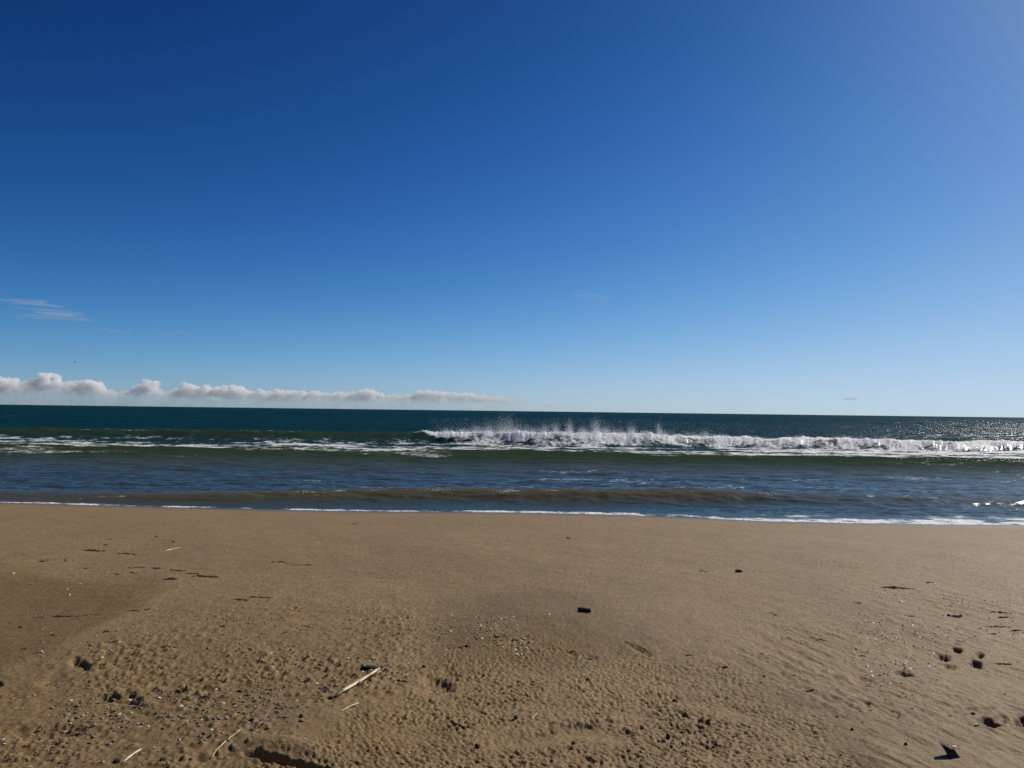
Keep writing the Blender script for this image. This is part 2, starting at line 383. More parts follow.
fw = np.interp(col_px, [-300, 0, 60, 160, 330, 420, 470, 700, 1024, 1400], [.04, .04, .07, .11, .14, .08, .18, .48, .95, 1.0]) * (1 + .7 * n1)
edge = 1 - smooth(fw * .55, fw * 1.25 + .15, D)
F_ = np.maximum(F_, edge * np.clip(.62 + .10 * smooth(60, 800, col_px) + .7 * n3 + .25 * n1, 0, 1) * smooth(.05, .6, np.clip(.75 + .8 * perlin(X2 * .35, X2 * 0 + 9.1, 140) + smooth(450, 720, col_px), 0, 1)))
F_ = np.maximum(F_, smooth(2.6, .8, D) * smooth(640, 820, col_px) * np.clip(.32 + .9 * n1, 0, .6))
caps = smooth(70, 100, Y2) * smooth(.45, .8, fbm(X2 * .3, Y2 * .05, 150, 4)) * .38
F_ = np.maximum(F_, caps)
# lumpy foam on the broken wave
foamy = np.clip(body * 1.1, 0, 1)
Z += foamy * (.22 * np.abs(fbm(X2 * .9, Y2 * .8, 160, 4)) + .12 * np.abs(perlin(X2 * 3.3, Y2 * 3, 163))) * (1 - smooth(.5, 2, d3))
Z += .05 * F_ * strip * np.abs(fbm(X2 * 1.6, Y2 * 2, 166, 2)) + .012 * edge * (1 + n3)
# the swash thins out on the sand
base = .055 - .055 * smooth(.6, 3.5, D)
Z = base + Z * smooth(-.05, 1.3, D)
Z = np.where(D < 0, sand_macro(X2, Y2) - .05 * np.clip(-D * 3, .12, 1) + .006, np.maximum(Z, sand_macro(X2, Y2) + .012 * smooth(0, .2, D)))
depth = np.clip(Z - sand_macro(X2, Y2), 0, 3)
tint = smooth(24, 62, Y2) * .62 + .38 * smooth(56, 95, Y2)
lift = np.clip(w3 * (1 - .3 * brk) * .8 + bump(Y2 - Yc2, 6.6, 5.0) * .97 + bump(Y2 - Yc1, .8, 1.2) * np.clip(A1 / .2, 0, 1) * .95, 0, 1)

mirror = np.interp(Y2, [17, 18.5, 21, 23.5, 27, 31, 40, 60, 90], [.48, .46, .66, .56, .42, .26, .16, .10, .09]) * (1 - .92 * lift)
m_sea, t, b = new_mat('sea_water'); t.nodes.remove(b)
pos = _n(t, 'ShaderNodeNewGeometry').outputs['Position']
body_c = ramp(t, attr(t, 'tint'), [(0, (.044, .062, .046)), (.30, (.018, .048, .038)), (.62, (.005, .032, .032)), (1, (0, .028, .036))])
body_c = mix(t, attr(t, 'lift'), body_c, mix(t, maprange(t, attr(t, 'tint'), .01, .09), (.094, .075, .028), (.032, .046, .016)))  # olive of silty water, brightened on wave faces for light passing through
water = _n(t, 'ShaderNodeBsdfDiffuse'); t.links.new(body_c, water.inputs['Color'])
gloss = _n(t, 'ShaderNodeBsdfGlossy', distribution='GGX'); t.links.new(maprange(t, attr(t, 'tint'), 0, 1., .15, .24), gloss.inputs['Roughness'])
h1 = noise_node(t, 1.0, 5, .62, pos, (.9, 3.6, 1)); h2 = noise_node(t, 1.0, 5, .6, pos, (.35, .8, .5))
bw = _n(t, 'ShaderNodeBump'); t.links.new(_math(t, 'ADD', maprange(t, attr(t, 'tint'), .05, .7, .40, .7), _math(t, 'MULTIPLY', attr(t, 'rough_crest'), .9)), bw.inputs['Strength']); bw.inputs['Distance'].default_value = .10; t.links.new(h1, bw.inputs['Height'])
bw2 = _n(t, 'ShaderNodeBump'); bw2.inputs['Distance'].default_value = .9; t.links.new(maprange(t, attr(t, 'tint'), .55, 1., 0, .6), bw2.inputs['Strength']); t.links.new(h2, bw2.inputs['Height']); t.links.new(bw.outputs[0], bw2.inputs['Normal'])
t.links.new(bw2.outputs[0], water.inputs['Normal']); t.links.new(bw2.outputs[0], gloss.inputs['Normal'])
fr = _n(t, 'ShaderNodeFresnel'); fr.inputs['IOR'].default_value = 1.33; t.links.new(bw.outputs[0], fr.inputs['Normal'])
cap = attr(t, 'mirror')   # steep ripples the mesh does not resolve keep the sea from mirroring the low sky
fcap = _math(t, 'MINIMUM', fr.outputs[0], cap)
b = _n(t, 'ShaderNodeMixShader'); t.links.new(fcap, b.inputs[0]); t.links.new(water.outputs[0], b.inputs[1]); t.links.new(gloss.outputs[0], b.inputs[2])
foam = _n(t, 'ShaderNodeBsdfPrincipled'); foam.inputs['Base Color'].default_value = (.87, .88, .88, 1); foam.inputs['Roughness'].default_value = .75
foam.inputs['Subsurface Weight'].default_value = 0.0
fb = _n(t, 'ShaderNodeBump'); fb.inputs['Strength'].default_value = .9; fb.inputs['Distance'].default_value = .12
fn = noise_node(t, 1.0, 7, .72, pos, (2.6, 3.4, 2.6)); fn2 = noise_node(t, 1.0, 3, .6, pos, (9, 9, 9))
t.links.new(fn2, fb.inputs['Height']); t.links.new(fb.outputs[0], foam.inputs['Normal'])
fsum = _math(t, 'ADD', attr(t, 'foam'), _math(t, 'MULTIPLY', _math(t, 'SUBTRACT', fn, .5), 2.0))
fac = maprange(t, fsum, .32, .88)
fac = _math(t, 'MULTIPLY', fac, maprange(t, attr(t, 'foam'), .02, .2))
ms = _n(t, 'ShaderNodeMixShader'); t.links.new(fac, ms.inputs[0]); t.links.new(b.outputs[0], ms.inputs[1]); t.links.new(foam.outputs[0], ms.inputs[2])
t.links.new(ms.outputs[0], t.nodes['Material Output'].inputs['Surface'])
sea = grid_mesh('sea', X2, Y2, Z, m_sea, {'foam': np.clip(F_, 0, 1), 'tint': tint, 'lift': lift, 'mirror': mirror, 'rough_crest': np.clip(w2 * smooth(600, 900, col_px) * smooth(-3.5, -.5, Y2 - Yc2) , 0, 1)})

# ------------------------------------------------------------------ spray thrown up by the breaking wave
m_foam, t, b = new_mat('sea_spray'); t.nodes.remove(b)
d1_ = _n(t, 'ShaderNodeBsdfDiffuse'); d1_.inputs[0].default_value = (.9, .92, .94, 1); d2_ = _n(t, 'ShaderNodeBsdfTranslucent'); d2_.inputs[0].default_value = (.95, .96, .97, 1)
ms = _n(t, 'ShaderNodeMixShader'); ms.inputs[0].default_value = .7; t.links.new(d1_.outputs[0], ms.inputs[1]); t.links.new(d2_.outputs[0], ms.inputs[2]); t.links.new(ms.outputs[0], t.nodes['Material Output'].inputs['Surface'])
def crest_at(col):
    j = int(np.clip(np.searchsorted(us2, (col - 512) / FPX), 0, len(us2) - 1))
    i = int(np.argmax(Z[:, j] * ((Y2[:, j] > Yc3[:, j] - 3) & (Y2[:, j] < Yc3[:, j] + 3)))); return X2[i, j], Y2[i, j], Z[i, j]
_oct_v = np.array([(1, 0, 0), (-1, 0, 0), (0, 1, 0), (0, -1, 0), (0, 0, 1), (0, 0, -1)], float)
_oct_f = np.array([(0, 2, 4), (2, 1, 4), (1, 3, 4), (3, 0, 4), (2, 0, 5), (1, 2, 5), (3, 1, 5), (0, 3, 5)])
drops = []
def drop(x, y, z, r): drops.append((x, y, z, r))
plumes = [(c, h, wd, n) for c, h, wd, n in (
    (424, .20, 10, 60), (446, .34, 8, 200), (462, .40, 8, 260), (476, .55, 7, 380), (490, .75, 9, 360), (502, 1.05, 8, 420), (509, 1.15, 5, 260), (516, .70, 10, 320), (532, .50, 8, 300), (545, .62, 6, 300), (556, .70, 5, 300),
    (570, .85, 3.5, 420), (583, .48, 6, 260), (596, .92, 5, 480), (606, .62, 6, 300), (618, .45, 7, 240), (632, .66, 4.5, 300), (645, .30, 7, 180), (660, .85, 2.2, 330), (667, .40, 8, 220), (690, .36, 8, 200), (706, .55, 6, 260), (722, .22, 10, 150),
    (760, .18, 14, 150), (800, .2, 14, 150), (850, .25, 18, 220), (880, .24, 14, 160), (930, .18, 20, 160), (980, .18, 20, 160))]
for c, h, wd, n in plumes:
    for _ in range(int(n * 4.6)):
        cc = c + rng.normal() * wd * .55
        x, y, z = crest_at(cc)
        u = rng.random() ** 1.9
        lean = rng.normal() * .10
        drop(x + lean * u * h + rng.normal() * .05, y + .15 + rng.normal() * .45 + .6 * u * h, z - .08 + u * h * (1 + .25 * rng.normal()) , (.0135 * (1 - .55 * u)) * rng.uniform(.4, 1.5))
for _ in range(16000):                                  # fine mist that drifts back off the crest
    cc = rng.uniform(430, 760) if rng.random() < .75 else rng.uniform(760, 960)
    x, y, z = crest_at(cc); u = rng.random() ** 1.7
    drop(x + rng.normal() * .3, y + .4 + rng.random() * 2.2, z - .2 + u * 1.15, rng.uniform(.004, .009))
for _ in range(260):                                   # specks thrown by the small shore wave
    cc = rng.choice([310, 436, 442, 504, 508, 770, 905]) + rng.normal() * 6
    j = int(np.clip(np.searchsorted(us2, (cc - 512) / FPX), 0, len(us2) - 1)); i = int(np.argmin(np.abs(Y2[:, j] - Yc1[:, j]))) - int(abs(rng.normal()) * 3)
    drop(X2[i, j], Y2[i, j], Z[i, j] + abs(rng.normal()) * .02, rng.uniform(.004, .013))
P = np.array(drops)
verts = (P[:, None, :3] + _oct_v[None] * P[:, 3][:, None, None] * rng.uniform(.7, 1.3, (len(P), 6, 1))).reshape(-1, 3)
faces = (_oct_f[None] + (np.arange(len(P)) * 6)[:, None, None]).reshape(-1, 3)
spray = mesh_obj('sea_spray', verts, faces, m_foam); spray['kind'] = 'stuff'

# ------------------------------------------------------------------ clouds far out over the sea
def perlin3(x, y, z, seed):
    return (perlin(x + z * .71, y + z * .37, seed) + perlin(y - x * .3 + 7.1, z + x * .2, seed + 5) + perlin(z + 3.3, x + y * .41, seed + 9)) * .62
def cloud_mat(name, dens, low):
    """cloud air: dense in the crowns, thinned at the base to imitate far haze"""
    m = bpy.data.materials.new(name); m.use_nodes = True; t = m.node_tree; t.nodes.remove(t.nodes['Principled BSDF'])
    v = _n(t, 'ShaderNodeVolumeScatter'); v.inputs['Color'].default_value = (.975, .986, 1, 1); v.inputs['Anisotropy'].default_value = .1
    g_ = _n(t, 'ShaderNodeSeparateXYZ'); p_ = _n(t, 'ShaderNodeNewGeometry').outputs['Position']; t.links.new(p_, g_.inputs[0])
    up = _math(t, 'ADD', maprange(t, g_.outputs['Z'], .35 * low, 1.30 * low, 0, dens), dens * .075)  # thin base imitates the fade of distant haze over the bank
    t.links.new(up, v.inputs['Density'])
    t.links.new(v.outputs[0], t.nodes['Material Output'].inputs['Volume']); m.cycles.volume_step_rate = .35; return m
def air_mat(name, dens):
    """ice wisps: thin white veils that let most of the sky through"""
    m = bpy.data.materials.new(name); m.use_nodes = True; t = m.node_tree; t.nodes.remove(t.nodes['Principled BSDF'])
    a_ = _n(t, 'ShaderNodeBsdfDiffuse'); a_.inputs[0].default_value = (.86, .93, 1, 1); c_ = _n(t, 'ShaderNodeBsdfTranslucent'); c_.inputs[0].default_value = (.86, .93, 1, 1)
    tr = _n(t, 'ShaderNodeBsdfTransparent'); m1 = _n(t, 'ShaderNodeMixShader'); m1.inputs[0].default_value = .5; m2 = _n(t, 'ShaderNodeMixShader'); m2.inputs[0].default_value = dens
    t.links.new(a_.outputs[0], m1.inputs[1]); t.links.new(c_.outputs[0], m1.inputs[2]); t.links.new(tr.outputs[0], m2.inputs[1]); t.links.new(m1.outputs[0], m2.inputs[2])
    t.links.new(m2.outputs[0], t.nodes['Material Output'].inputs['Surface']); return m
def cloud(balls, dens, voxel, rough, seed, label, group=None, stretch=1.0, low=None):
    """a cloud of soft air: joined puffs with a cauliflower surface; balls: x, y, z, rx, ry, rz in metres"""
    bm = bmesh.new()
    for (x, y, z, rx, ry, rz) in balls:
        bmesh.ops.create_icosphere(bm, subdivisions=3, radius=1, matrix=Matrix.Translation((x, y, z)) @ Matrix.Diagonal((rx, ry, rz, 1)))
    me = bpy.data.meshes.new('cloud'); bm.to_mesh(me); bm.free()
    o = bpy.data.objects.new('cloud', me); C.objects.link(o)
    md = o.modifiers.new('r', 'REMESH'); md.mode = 'VOXEL'; md.voxel_size = voxel
    dg = bpy.context.evaluated_depsgraph_get(); me2 = bpy.data.meshes.new_from_object(o.evaluated_get(dg)); o.modifiers.clear(); o.data = me2; bpy.data.meshes.remove(me)
    n = len(me2.vertices); co = np.empty(n * 3, np.float32); me2.vertices.foreach_get('co', co); co = co.reshape(-1, 3).astype(float)
    no = np.empty(n * 3, np.float32); me2.vertex_normals.foreach_get('vector', no); no = no.reshape(-1, 3)
    d = np.zeros(n)
    for L, a in rough: d += a * (np.abs(perlin3(co[:, 0] / L / stretch, co[:, 1] / L, co[:, 2] / L, seed)) * 2 - .5)
    co += no * d[:, None]
    me2.vertices.foreach_set('co', co.astype(np.float32).ravel()); me2.update()
    me2.materials.clear(); me2.materials.append(cloud_mat('cloud_puff', dens, low) if low else air_mat('cloud_air', dens)); me2.polygons.foreach_set('use_smooth', np.ones(len(me2.polygons), bool))
    return tag(o, label, 'cloud', group)
CD = 15500.0
MPP = CD / FPX                                          # metres per pixel at the clouds
def hz(c): return 405 + 13 * c / 1024
def heap(c0, c1, tops, seed, dens, label, base=-1.0, depth=420, n=1.0):
    """cumulus between two columns; tops: (column, height in pixels above the horizon)"""
    r = np.random.default_rng(seed); balls = []
    xs = [a for a, _ in tops]; hs = [h for _, h in tops]
    c = c0
    while c <= c1:
        H = float(np.interp(c, xs, hs)) * MPP * r.uniform(.88, 1.08)
        x = (c - 512) * MPP
        z = base * MPP
        lvl = 0
        while True:
            rad = r.uniform(.8, 1.2) * MPP * (3.4 if lvl == 0 else 2.7) * (1 if H > 12 * MPP else .75)
            if z + rad * .7 > H and lvl > 0: break
            balls.append((x + r.normal() * 1.4 * MPP, CD + r.uniform(-.5, .5) * depth, min(z + rad * .6, H - rad), rad * r.uniform(1, 1.5), rad * 1.5, rad))
            z += rad * 1.0; lvl += 1
            if lvl > 14: break
        rad = r.uniform(1.6, 2.6) * MPP
        balls.append((x, CD + r.uniform(-.3, .3) * depth, H - rad, rad * 1.15, rad * 1.3, rad))
        c += r.uniform(1.6, 2.8) / n
    return cloud(balls, dens * .021, MPP * .7, ((MPP * 3.4, MPP * 1.3), (MPP * 1.8, MPP * .4)), seed, label, 'cumulus clouds along the horizon', low=.75 * max(hs) * MPP)
heap(-60, 25, [(-60, 22), (-20, 24), (0, 24), (6, 28), (14, 25), (25, 20)], 1, .62, 'heaped white cumulus cloud leftmost in the bank over the horizon')
heap(27, 78, [(27, 22), (36, 26), (43, 29), (48, 32), (54, 29), (60, 25), (78, 22)], 2, .62, 'tallest cumulus cloud in the bank with pink tinted crown')
heap(80, 112, [(80, 25), (92, 25), (104, 21), (112, 15)], 3, .58, 'smooth sloping cumulus cloud just beside the tallest crowned one')
heap(114, 160, [(114, 13), (134, 17), (140, 22), (147, 28), (154, 26), (160, 18)], 4, .60, 'cumulus cloud with one round white turret standing up')
heap(162, 212, [(162, 15), (180, 18), (188, 24), (196, 20), (204, 22), (212, 20)], 5, .55, 'twin headed low cumulus cloud beside the round white turret')
heap(214, 262, [(214, 20), (226, 21), (236, 22), (244, 18), (262, 19)], 6, .52, 'long low lumpy cumulus cloud above the left sea horizon')
heap(264, 318, [(264, 17), (280, 19), (300, 17), (318, 18)], 7, .48, 'flat lumpy cumulus cloud above the unbroken green wave')
heap(320, 380, [(320, 17), (336, 16), (366, 20), (380, 18)], 8, .45, 'hazy cumulus cloud above the start of the breaking crest')
heap(382, 440, [(382, 16), (400, 15), (424, 20), (440, 18)], 9, .45, 'hazy low cumulus cloud over the first foam of the breaker')
heap(442, 528, [(442, 18), (466, 17), (490, 15), (510, 13), (528, 8)], 10, .36, 'pale cumulus cloud tapering off above the highest spray', n=.85)
heap(534, 592, [(534, 6), (548, 9), (560, 7), (572, 9), (592, 4)], 11, .16, 'thin pale cloud fragment at the fading end of the bank', n=.8)
heap(606, 652, [(606, 3), (622, 5), (640, 6), (652, 3)], 12, .10, 'faintest last cloud scrap on the horizon past the bank', n=.8)
_x, _z = (852 - 512) * MPP, 16.5 * MPP
cloud([(_x + dx * MPP, CD, _z + dz_ * MPP, rx * MPP, 160, rz * MPP) for dx, dz_, rx, rz in ((0, 0, 5, 1.0), (2, .6, 2.5, .9), (-5, -.2, 3, .6), (-1, .7, 1.5, .6))], .16, MPP * .35, ((MPP * 2, MPP * .4),), 31, 'single tiny cloud puff floating alone above the right sea horizon')
def wisp(streaks, dens, seed, label):
    Dw = 20000.0; k = Dw / FPX; balls = []; r = np.random.default_rng(seed)
    for (c, py, hw, hh, tilt) in streaks:
        for f_ in range(6):                                # loose fibres side by side
            c0 = c + r.uniform(-.5, .5) * hw; h0 = r.uniform(-.75, .75) * hh; L = hw * r.uniform(.35, .8); tl = tilt + r.normal() * .03; w_ = max(.22, hh * r.uniform(.14, .34)); y0 = r.uniform(-500, 500)
            for i in range(-3, 4):
                u = i / 3.4; balls.append(((c0 + u * L - 512) * k, Dw + y0 + u * 150, (hz(c0) - py + h0 - u * L * tl) * k, L * .30 * k, 260 * (1 - .4 * abs(u)), w_ * (1 - .75 * abs(u) ** 1.5) * k))
    return cloud(balls, dens, k * .22, ((k * 3, k * .10),), seed, label, 'thin cirrus wisps high over the sea', stretch=4)
wisp([(16, 302, 26, 1.3, -.03), (34, 304.2, 14, .8, -.02)], .085, 41, 'upper streak of cirrus at the left rim of the sky')
wisp([(36, 312, 22, 1.6, .02), (58, 313.5, 24, 2.2, -.05), (50, 317.5, 34, 1.2, -.03), (72, 318.5, 16, .9, -.05)], .09, 42, 'widest feathered cirrus streak low at the left of the sky')
wisp([(109, 330.5, 11, 1.3, -.08)], .06, 43, 'small faint cirrus dash between two longer streaks')
wisp([(174, 333, 16, 1.0, -.1)], .045, 44, 'faint slanting cirrus streak above the round cloud turret')
wisp([(594, 297.5, 13, 1.6, .03), (604, 300, 9, 1.4, -.05), (584, 294, 14, .7, .1)], .04, 45, 'isolated faint cirrus smudge high above the spray')

# ------------------------------------------------------------------ gull
m_gull, t, b = new_mat('gull_feathers')
gn = noise_node(t, 6, 3, .5, _n(t, 'ShaderNodeTexCoord').outputs['Object'])
t.links.new(mix(t, maprange(t, gn, .4, .6), (.16, .17, .19), (.30, .31, .33)), b.inputs['Base Color']); b.inputs['Roughness'].default_value = .8
gv = [(0, 0, 0), (0, .16, .02), (0, .26, .03), (0, .33, .02), (0, -.16, .0), (0, -.32, .01)] 
ge = [(0, 1), (1, 2), (2, 3), (0, 4), (4, 5)]; gr = [(.065, .06), (.055, .05), (.042, .042), (.012, .012), (.05, .035), (.06, .008)]
for s in (-1, 1):
    k = len(gv); gv += [(s * .16, .06, .07), (s * .34, .07, .13), (s * .52, .0, .10), (s * .68, -.10, .05)]; gr += [(.085, .02), (.08, .014), (.06, .010), (.018, .006)]
    ge += [(1, k), (k, k + 1), (k + 1, k + 2), (k + 2, k + 3)]
gm = bpy.data.meshes.new('gull'); gm.from_pydata(gv, ge, []); gull = bpy.data.objects.new('gull', gm); C.objects.link(gull)
md = gull.modifiers.new('skin', 'SKIN')
for i, r_ in enumerate(gr): gm.skin_vertices[0].data[i].radius = r_
gm.skin_vertices[0].data[0].use_root = True
gull.modifiers.new('sub', 'SUBSURF').levels = 2; gull.modifiers['sub'].render_levels = 2
gme = bpy.data.meshes.new_from_object(gull.evaluated_get(bpy.context.evaluated_depsgraph_get())); gull.modifiers.clear(); gull.data = gme; gme.materials.append(m_gull)
d = ray(75, 362); k = 170.0; gull.location = (d[0] * k, d[1] * k, CAM_Z + d[2] * k); gull.rotation_euler = (R(12), R(-28), R(70))
tag(gull, 'small distant gull gliding with spread wings above the cloud bank', 'bird')

# ------------------------------------------------------------------ things lying on the sand
def ico(sub, seed, rough, flat=1.0, angular=False):
    bm = bmesh.new(); bmesh.ops.create_icosphere(bm, subdivisions=sub, radius=1); r = np.random.default_rng(seed)
    co = np.array([v.co for v in bm.verts]); off = r.uniform(0, 50, 3)
    d = 1 + rough * perlin3(co[:, 0] * 1.1 + off[0], co[:, 1] * 1.1 + off[1], co[:, 2] * 1.1 + off[2], seed) + rough * .4 * perlin3(co[:, 0] * 3 + off[0], co[:, 1] * 3, co[:, 2] * 3, seed + 3)
    co = co * d[:, None]
    if angular:
        for _ in range(7):
            nrm = r.normal(size=3); nrm /= np.linalg.norm(nrm); h = r.uniform(.62, .85)
            s = co @ nrm; co -= np.where(s > h, s - h, 0)[:, None] * nrm
    co[:, 2] *= flat
    f = [[v.index for v in fc.verts] for fc in bm.faces]; bm.free(); return co, f
def stone_mat(name, a, b_, spec=.3, rough=.8, scale=60, rnd=.5):
    m, t, b = new_mat(name)
    tc = _n(t, 'ShaderNodeTexCoord').outputs['Object']; n = noise_node(t, scale, 5, .65, tc)
    c = mix(t, maprange(t, n, .35, .65), a, b_)
    oi = _n(t, 'ShaderNodeObjectInfo').outputs['Random']
    hs = _n(t, 'ShaderNodeHueSaturation'); t.links.new(c, hs.inputs['Color'])
    t.links.new(_math(t, 'ADD', _math(t, 'MULTIPLY', oi, rnd * 2), 1 - rnd), hs.inputs['Value'])
    t.links.new(hs.outputs[0], b.inputs['Base Color']); b.inputs['Roughness'].default_value = rough; b.inputs['Specular IOR Level'].default_value = spec
    bp = _n(t, 'ShaderNodeBump'); bp.inputs['Strength'].default_value = .5; bp.inputs['Distance'].default_value = .003; t.links.new(n, bp.inputs['Height']); t.links.new(bp.outputs[0], b.inputs['Normal'])
    return m
m_brown = stone_mat('brown_pebble', (.15, .11, .07), (.27, .20, .13), scale=3)
m_grey = stone_mat('grey_pebble', (.12, .095, .065), (.30, .24, .17), scale=3)
m_shell = stone_mat('shell', (.62, .52, .38), (.82, .74, .60), spec=.5, rough=.45, scale=4, rnd=.2)
m_black = stone_mat('black_stone', (.022, .018, .014), (.055, .045, .036), scale=40, rnd=.1)
m_char = stone_mat('charred_wood', (.008, .007, .006), (.026, .021, .017), rough=.9, scale=35, rnd=.1)
m_weed = stone_mat('dried_seaweed', (.028, .020, .012), (.085, .060, .036), rough=.85, scale=50, rnd=.3)
m_reed, t, b = new_mat('bleached_reed')
tc = _n(t, 'ShaderNodeTexCoord').outputs['Object']
f1 = noise_node(t, 1, 4, .6, tc, (6, 420, 420)); f2 = noise_node(t, 14, 4, .6, tc)
c = mix(t, maprange(t, f1, .3, .7), (.62, .46, .22), (.85, .72, .46)); c = mix(t, maprange(t, f2, .50, .66, 0, .8), c, (.22, .14, .07))
t.links.new(c, b.inputs['Base Color']); b.inputs['Roughness'].default_value = .5
bp = _n(t, 'ShaderNodeBump'); bp.inputs['Strength'].default_value = .4; bp.inputs['Distance'].default_value = .001; t.links.new(f1, bp.inputs['Height']); t.links.new(bp.outputs[0], b.inputs['Normal'])

def tube(path, radii, n=10, seed=0, jitter=.12, squash=1.0):
    r = np.random.default_rng(seed); path = np.array(path, float); v = []; f = []
    for i, p_ in enumerate(path):
        a = path[min(i + 1, len(path) - 1)] - path[max(i - 1, 0)]; a /= np.linalg.norm(a)
        up = np.array((0, 0, 1.)); s = np.cross(a, up); s /= np.linalg.norm(s) + 1e-9; u2 = np.cross(s, a)
        for k in range(n):
            q = 2 * math.pi * k / n; rr = radii[i] * (1 + jitter * r.normal() * .5)
            v.append(p_ + s * math.cos(q) * rr + u2 * math.sin(q) * rr * squash)
        if i:
            for k in range(n): f.append(((i - 1) * n + k, (i - 1) * n + (k + 1) % n, i * n + (k + 1) % n, i * n + k))
    f.append(tuple(range(n - 1, -1, -1))); f.append(tuple(range((len(path) - 1) * n, len(path) * n)))
    return v, f
def join(*ms):
    V, Fc = [], []
    for v, f in ms:
        k = len(V); V += [tuple(x) for x in v]; Fc += [tuple(i + k for i in q) for q in f]
    return V, Fc
def empty(name, loc, rz=0):
    o = bpy.data.objects.new(name, None); C.objects.link(o); o.location = loc; o.rotation_euler = (0, 0, rz); o.empty_display_size = .05; return o
def span(p1, p2):
    """ground points of two pixels: middle, length and heading between them"""
    a = np.array(ground(*p1)); b_ = np.array(ground(*p2)); m_ = (a + b_) / 2; d_ = b_ - a
    return m_, math.hypot(d_[0], d_[1]), math.atan2(d_[1], d_[0]), a, b_

# the split reed: two overlapping lengths with a torn middle
m_, L, rz, a, b_ = span((336.5, 700), (379, 674.5))
za, zb = sand_z(a[0], a[1]), sand_z(b_[0], b_[1])
reed = empty('broken_reed', (m_[0], m_[1], sand_z(m_[0], m_[1])), rz); tag(reed, 'bleached split reed stalk with torn middle lying beside a black chip', 'stick')
zc = sand_z(m_[0], m_[1]); e0 = za - zc + .014; e1 = zb - zc + .022
mesh_obj('stalk', *join(tube([(-L * .5, 0, e0), (-L * .30, .001, e0 * .6 + .010), (-L * .1, .003, .017), (L * .05, .004, .018), (L * .12, .005, .019)], [.0105, .0115, .012, .010, .004], 12, 1, .08, .7)), m_reed, reed)
mesh_obj('stalk', *join(tube([(-L * .08, -.004, .016), (L * .02, -.005, .020), (L * .2, -.004, .5 * e1 + .011), (L * .37, -.002, e1 * .85 + .003), (L * .5, 0, e1)], [.005, .0105, .012, .0105, .008], 12, 2, .08, .7)), m_reed, reed)
for k, (y0, y1, z1, ln) in enumerate(((-.008, -.030, .006, .05), (-.006, -.022, .004, .035), (.006, .018, .020, .04))):
    mesh_obj('splinter', *tube([(-L * .04, y0, .014), (-L * .04 + ln * .5, (y0 + y1) / 2, .012 + z1 * .4), (-L * .04 + ln, y1, z1 + .006)], [.003, .0026, .0008], 6, 5 + k, .1, .5), m_reed, reed)

def stick(name, p1, p2, r0, r1, mat, label, cat, seed, lift=(0.004, .004), bend=.02, group=None, squash=.8, nodes=True):
    m_, L, rz, a, b_ = span(p1, p2); zc = sand_z(m_[0], m_[1])
    za, zb = sand_z(a[0], a[1]) - zc + lift[0], sand_z(b_[0], b_[1]) - zc + lift[1]
    r = np.random.default_rng(seed); n = 9; path = []; rad = []
    for i in range(n):
        u = i / (n - 1); zz = max(za + (zb - za) * u, sand_z(a[0] + (b_[0] - a[0]) * u, a[1] + (b_[1] - a[1]) * u) - zc + min(lift) * .5)
        path.append(((u - .5) * L, bend * L * math.sin(u * math.pi) + r.normal() * .006 * L, zz)); rad.append((r0 + (r1 - r0) * u) * (1 + .15 * r.normal()))
    if nodes: rad[3] *= 1.35; rad[6] *= 1.3
    o = mesh_obj(name, *tube(path, rad, 9, seed, .12, squash), mat); o.location = (m_[0], m_[1], zc); o.rotation_euler = (0, 0, rz)
    return tag(o, label, cat, group)
stick('thin_reed', (340.5, 712.5), (358.5, 705), .0030, .0045, m_reed, 'short thin reed half buried below the split reed stalk', 'stick', 11, (.0, .012))
stick('thin_reed', (211, 757.5), (241, 739), .0032, .0028, m_reed, 'long thin pale twig lying across the edge of the dark hollow', 'stick', 12, (.005, .014), .07)
stick('thin_reed', (123.5, 763), (141, 752.5), .0042, .0058, m_reed, 'stout straw coloured reed stub at the bottom left of the sand', 'stick', 13, (-.003, .012), .05)
stick('thin_reed', (164, 551.3), (181, 548.8), .006, .008, m_reed, 'pale stick farthest up the beach beside dark weed scraps', 'stick', 14, (.0, .010), .06)
stick('thin_reed', (97, 653.5), (106, 652.5), .0022, .003, m_reed, 'tiny pale straw beside the crescent shaped print', 'stick', 15, (.004, .006))
stick('thin_reed', (102, 701), (139, 707), .0035, .003, m_reed, 'thin pale root crossing the deep two part print', 'stick', 16, (.010, .010), -.04)
stick('thin_reed', (532, 714.5), (537, 711), .0025, .002, m_reed, 'tiny pale straw standing at the rim of the long trough', 'stick', 17, (.004, .016))
stick('thin_reed', (161, 647.8), (177, 648), .004, .003, m_weed, 'straight dark twig in the crumbly sand beyond the prints', 'twig', 18, (.004, .004))
stick('thin_reed', (302, 626.5), (311, 629), .004, .003, m_reed, 'slanting pale straw among small shells in the mid sand', 'stick', 19, (.005, .006))
stick('thin_reed', (625, 644.5), (651, 655), .0035, .0028, m_weed, 'curved dark twig at the upper rim of the rough crust', 'twig', 20, (.006, .004), .12)

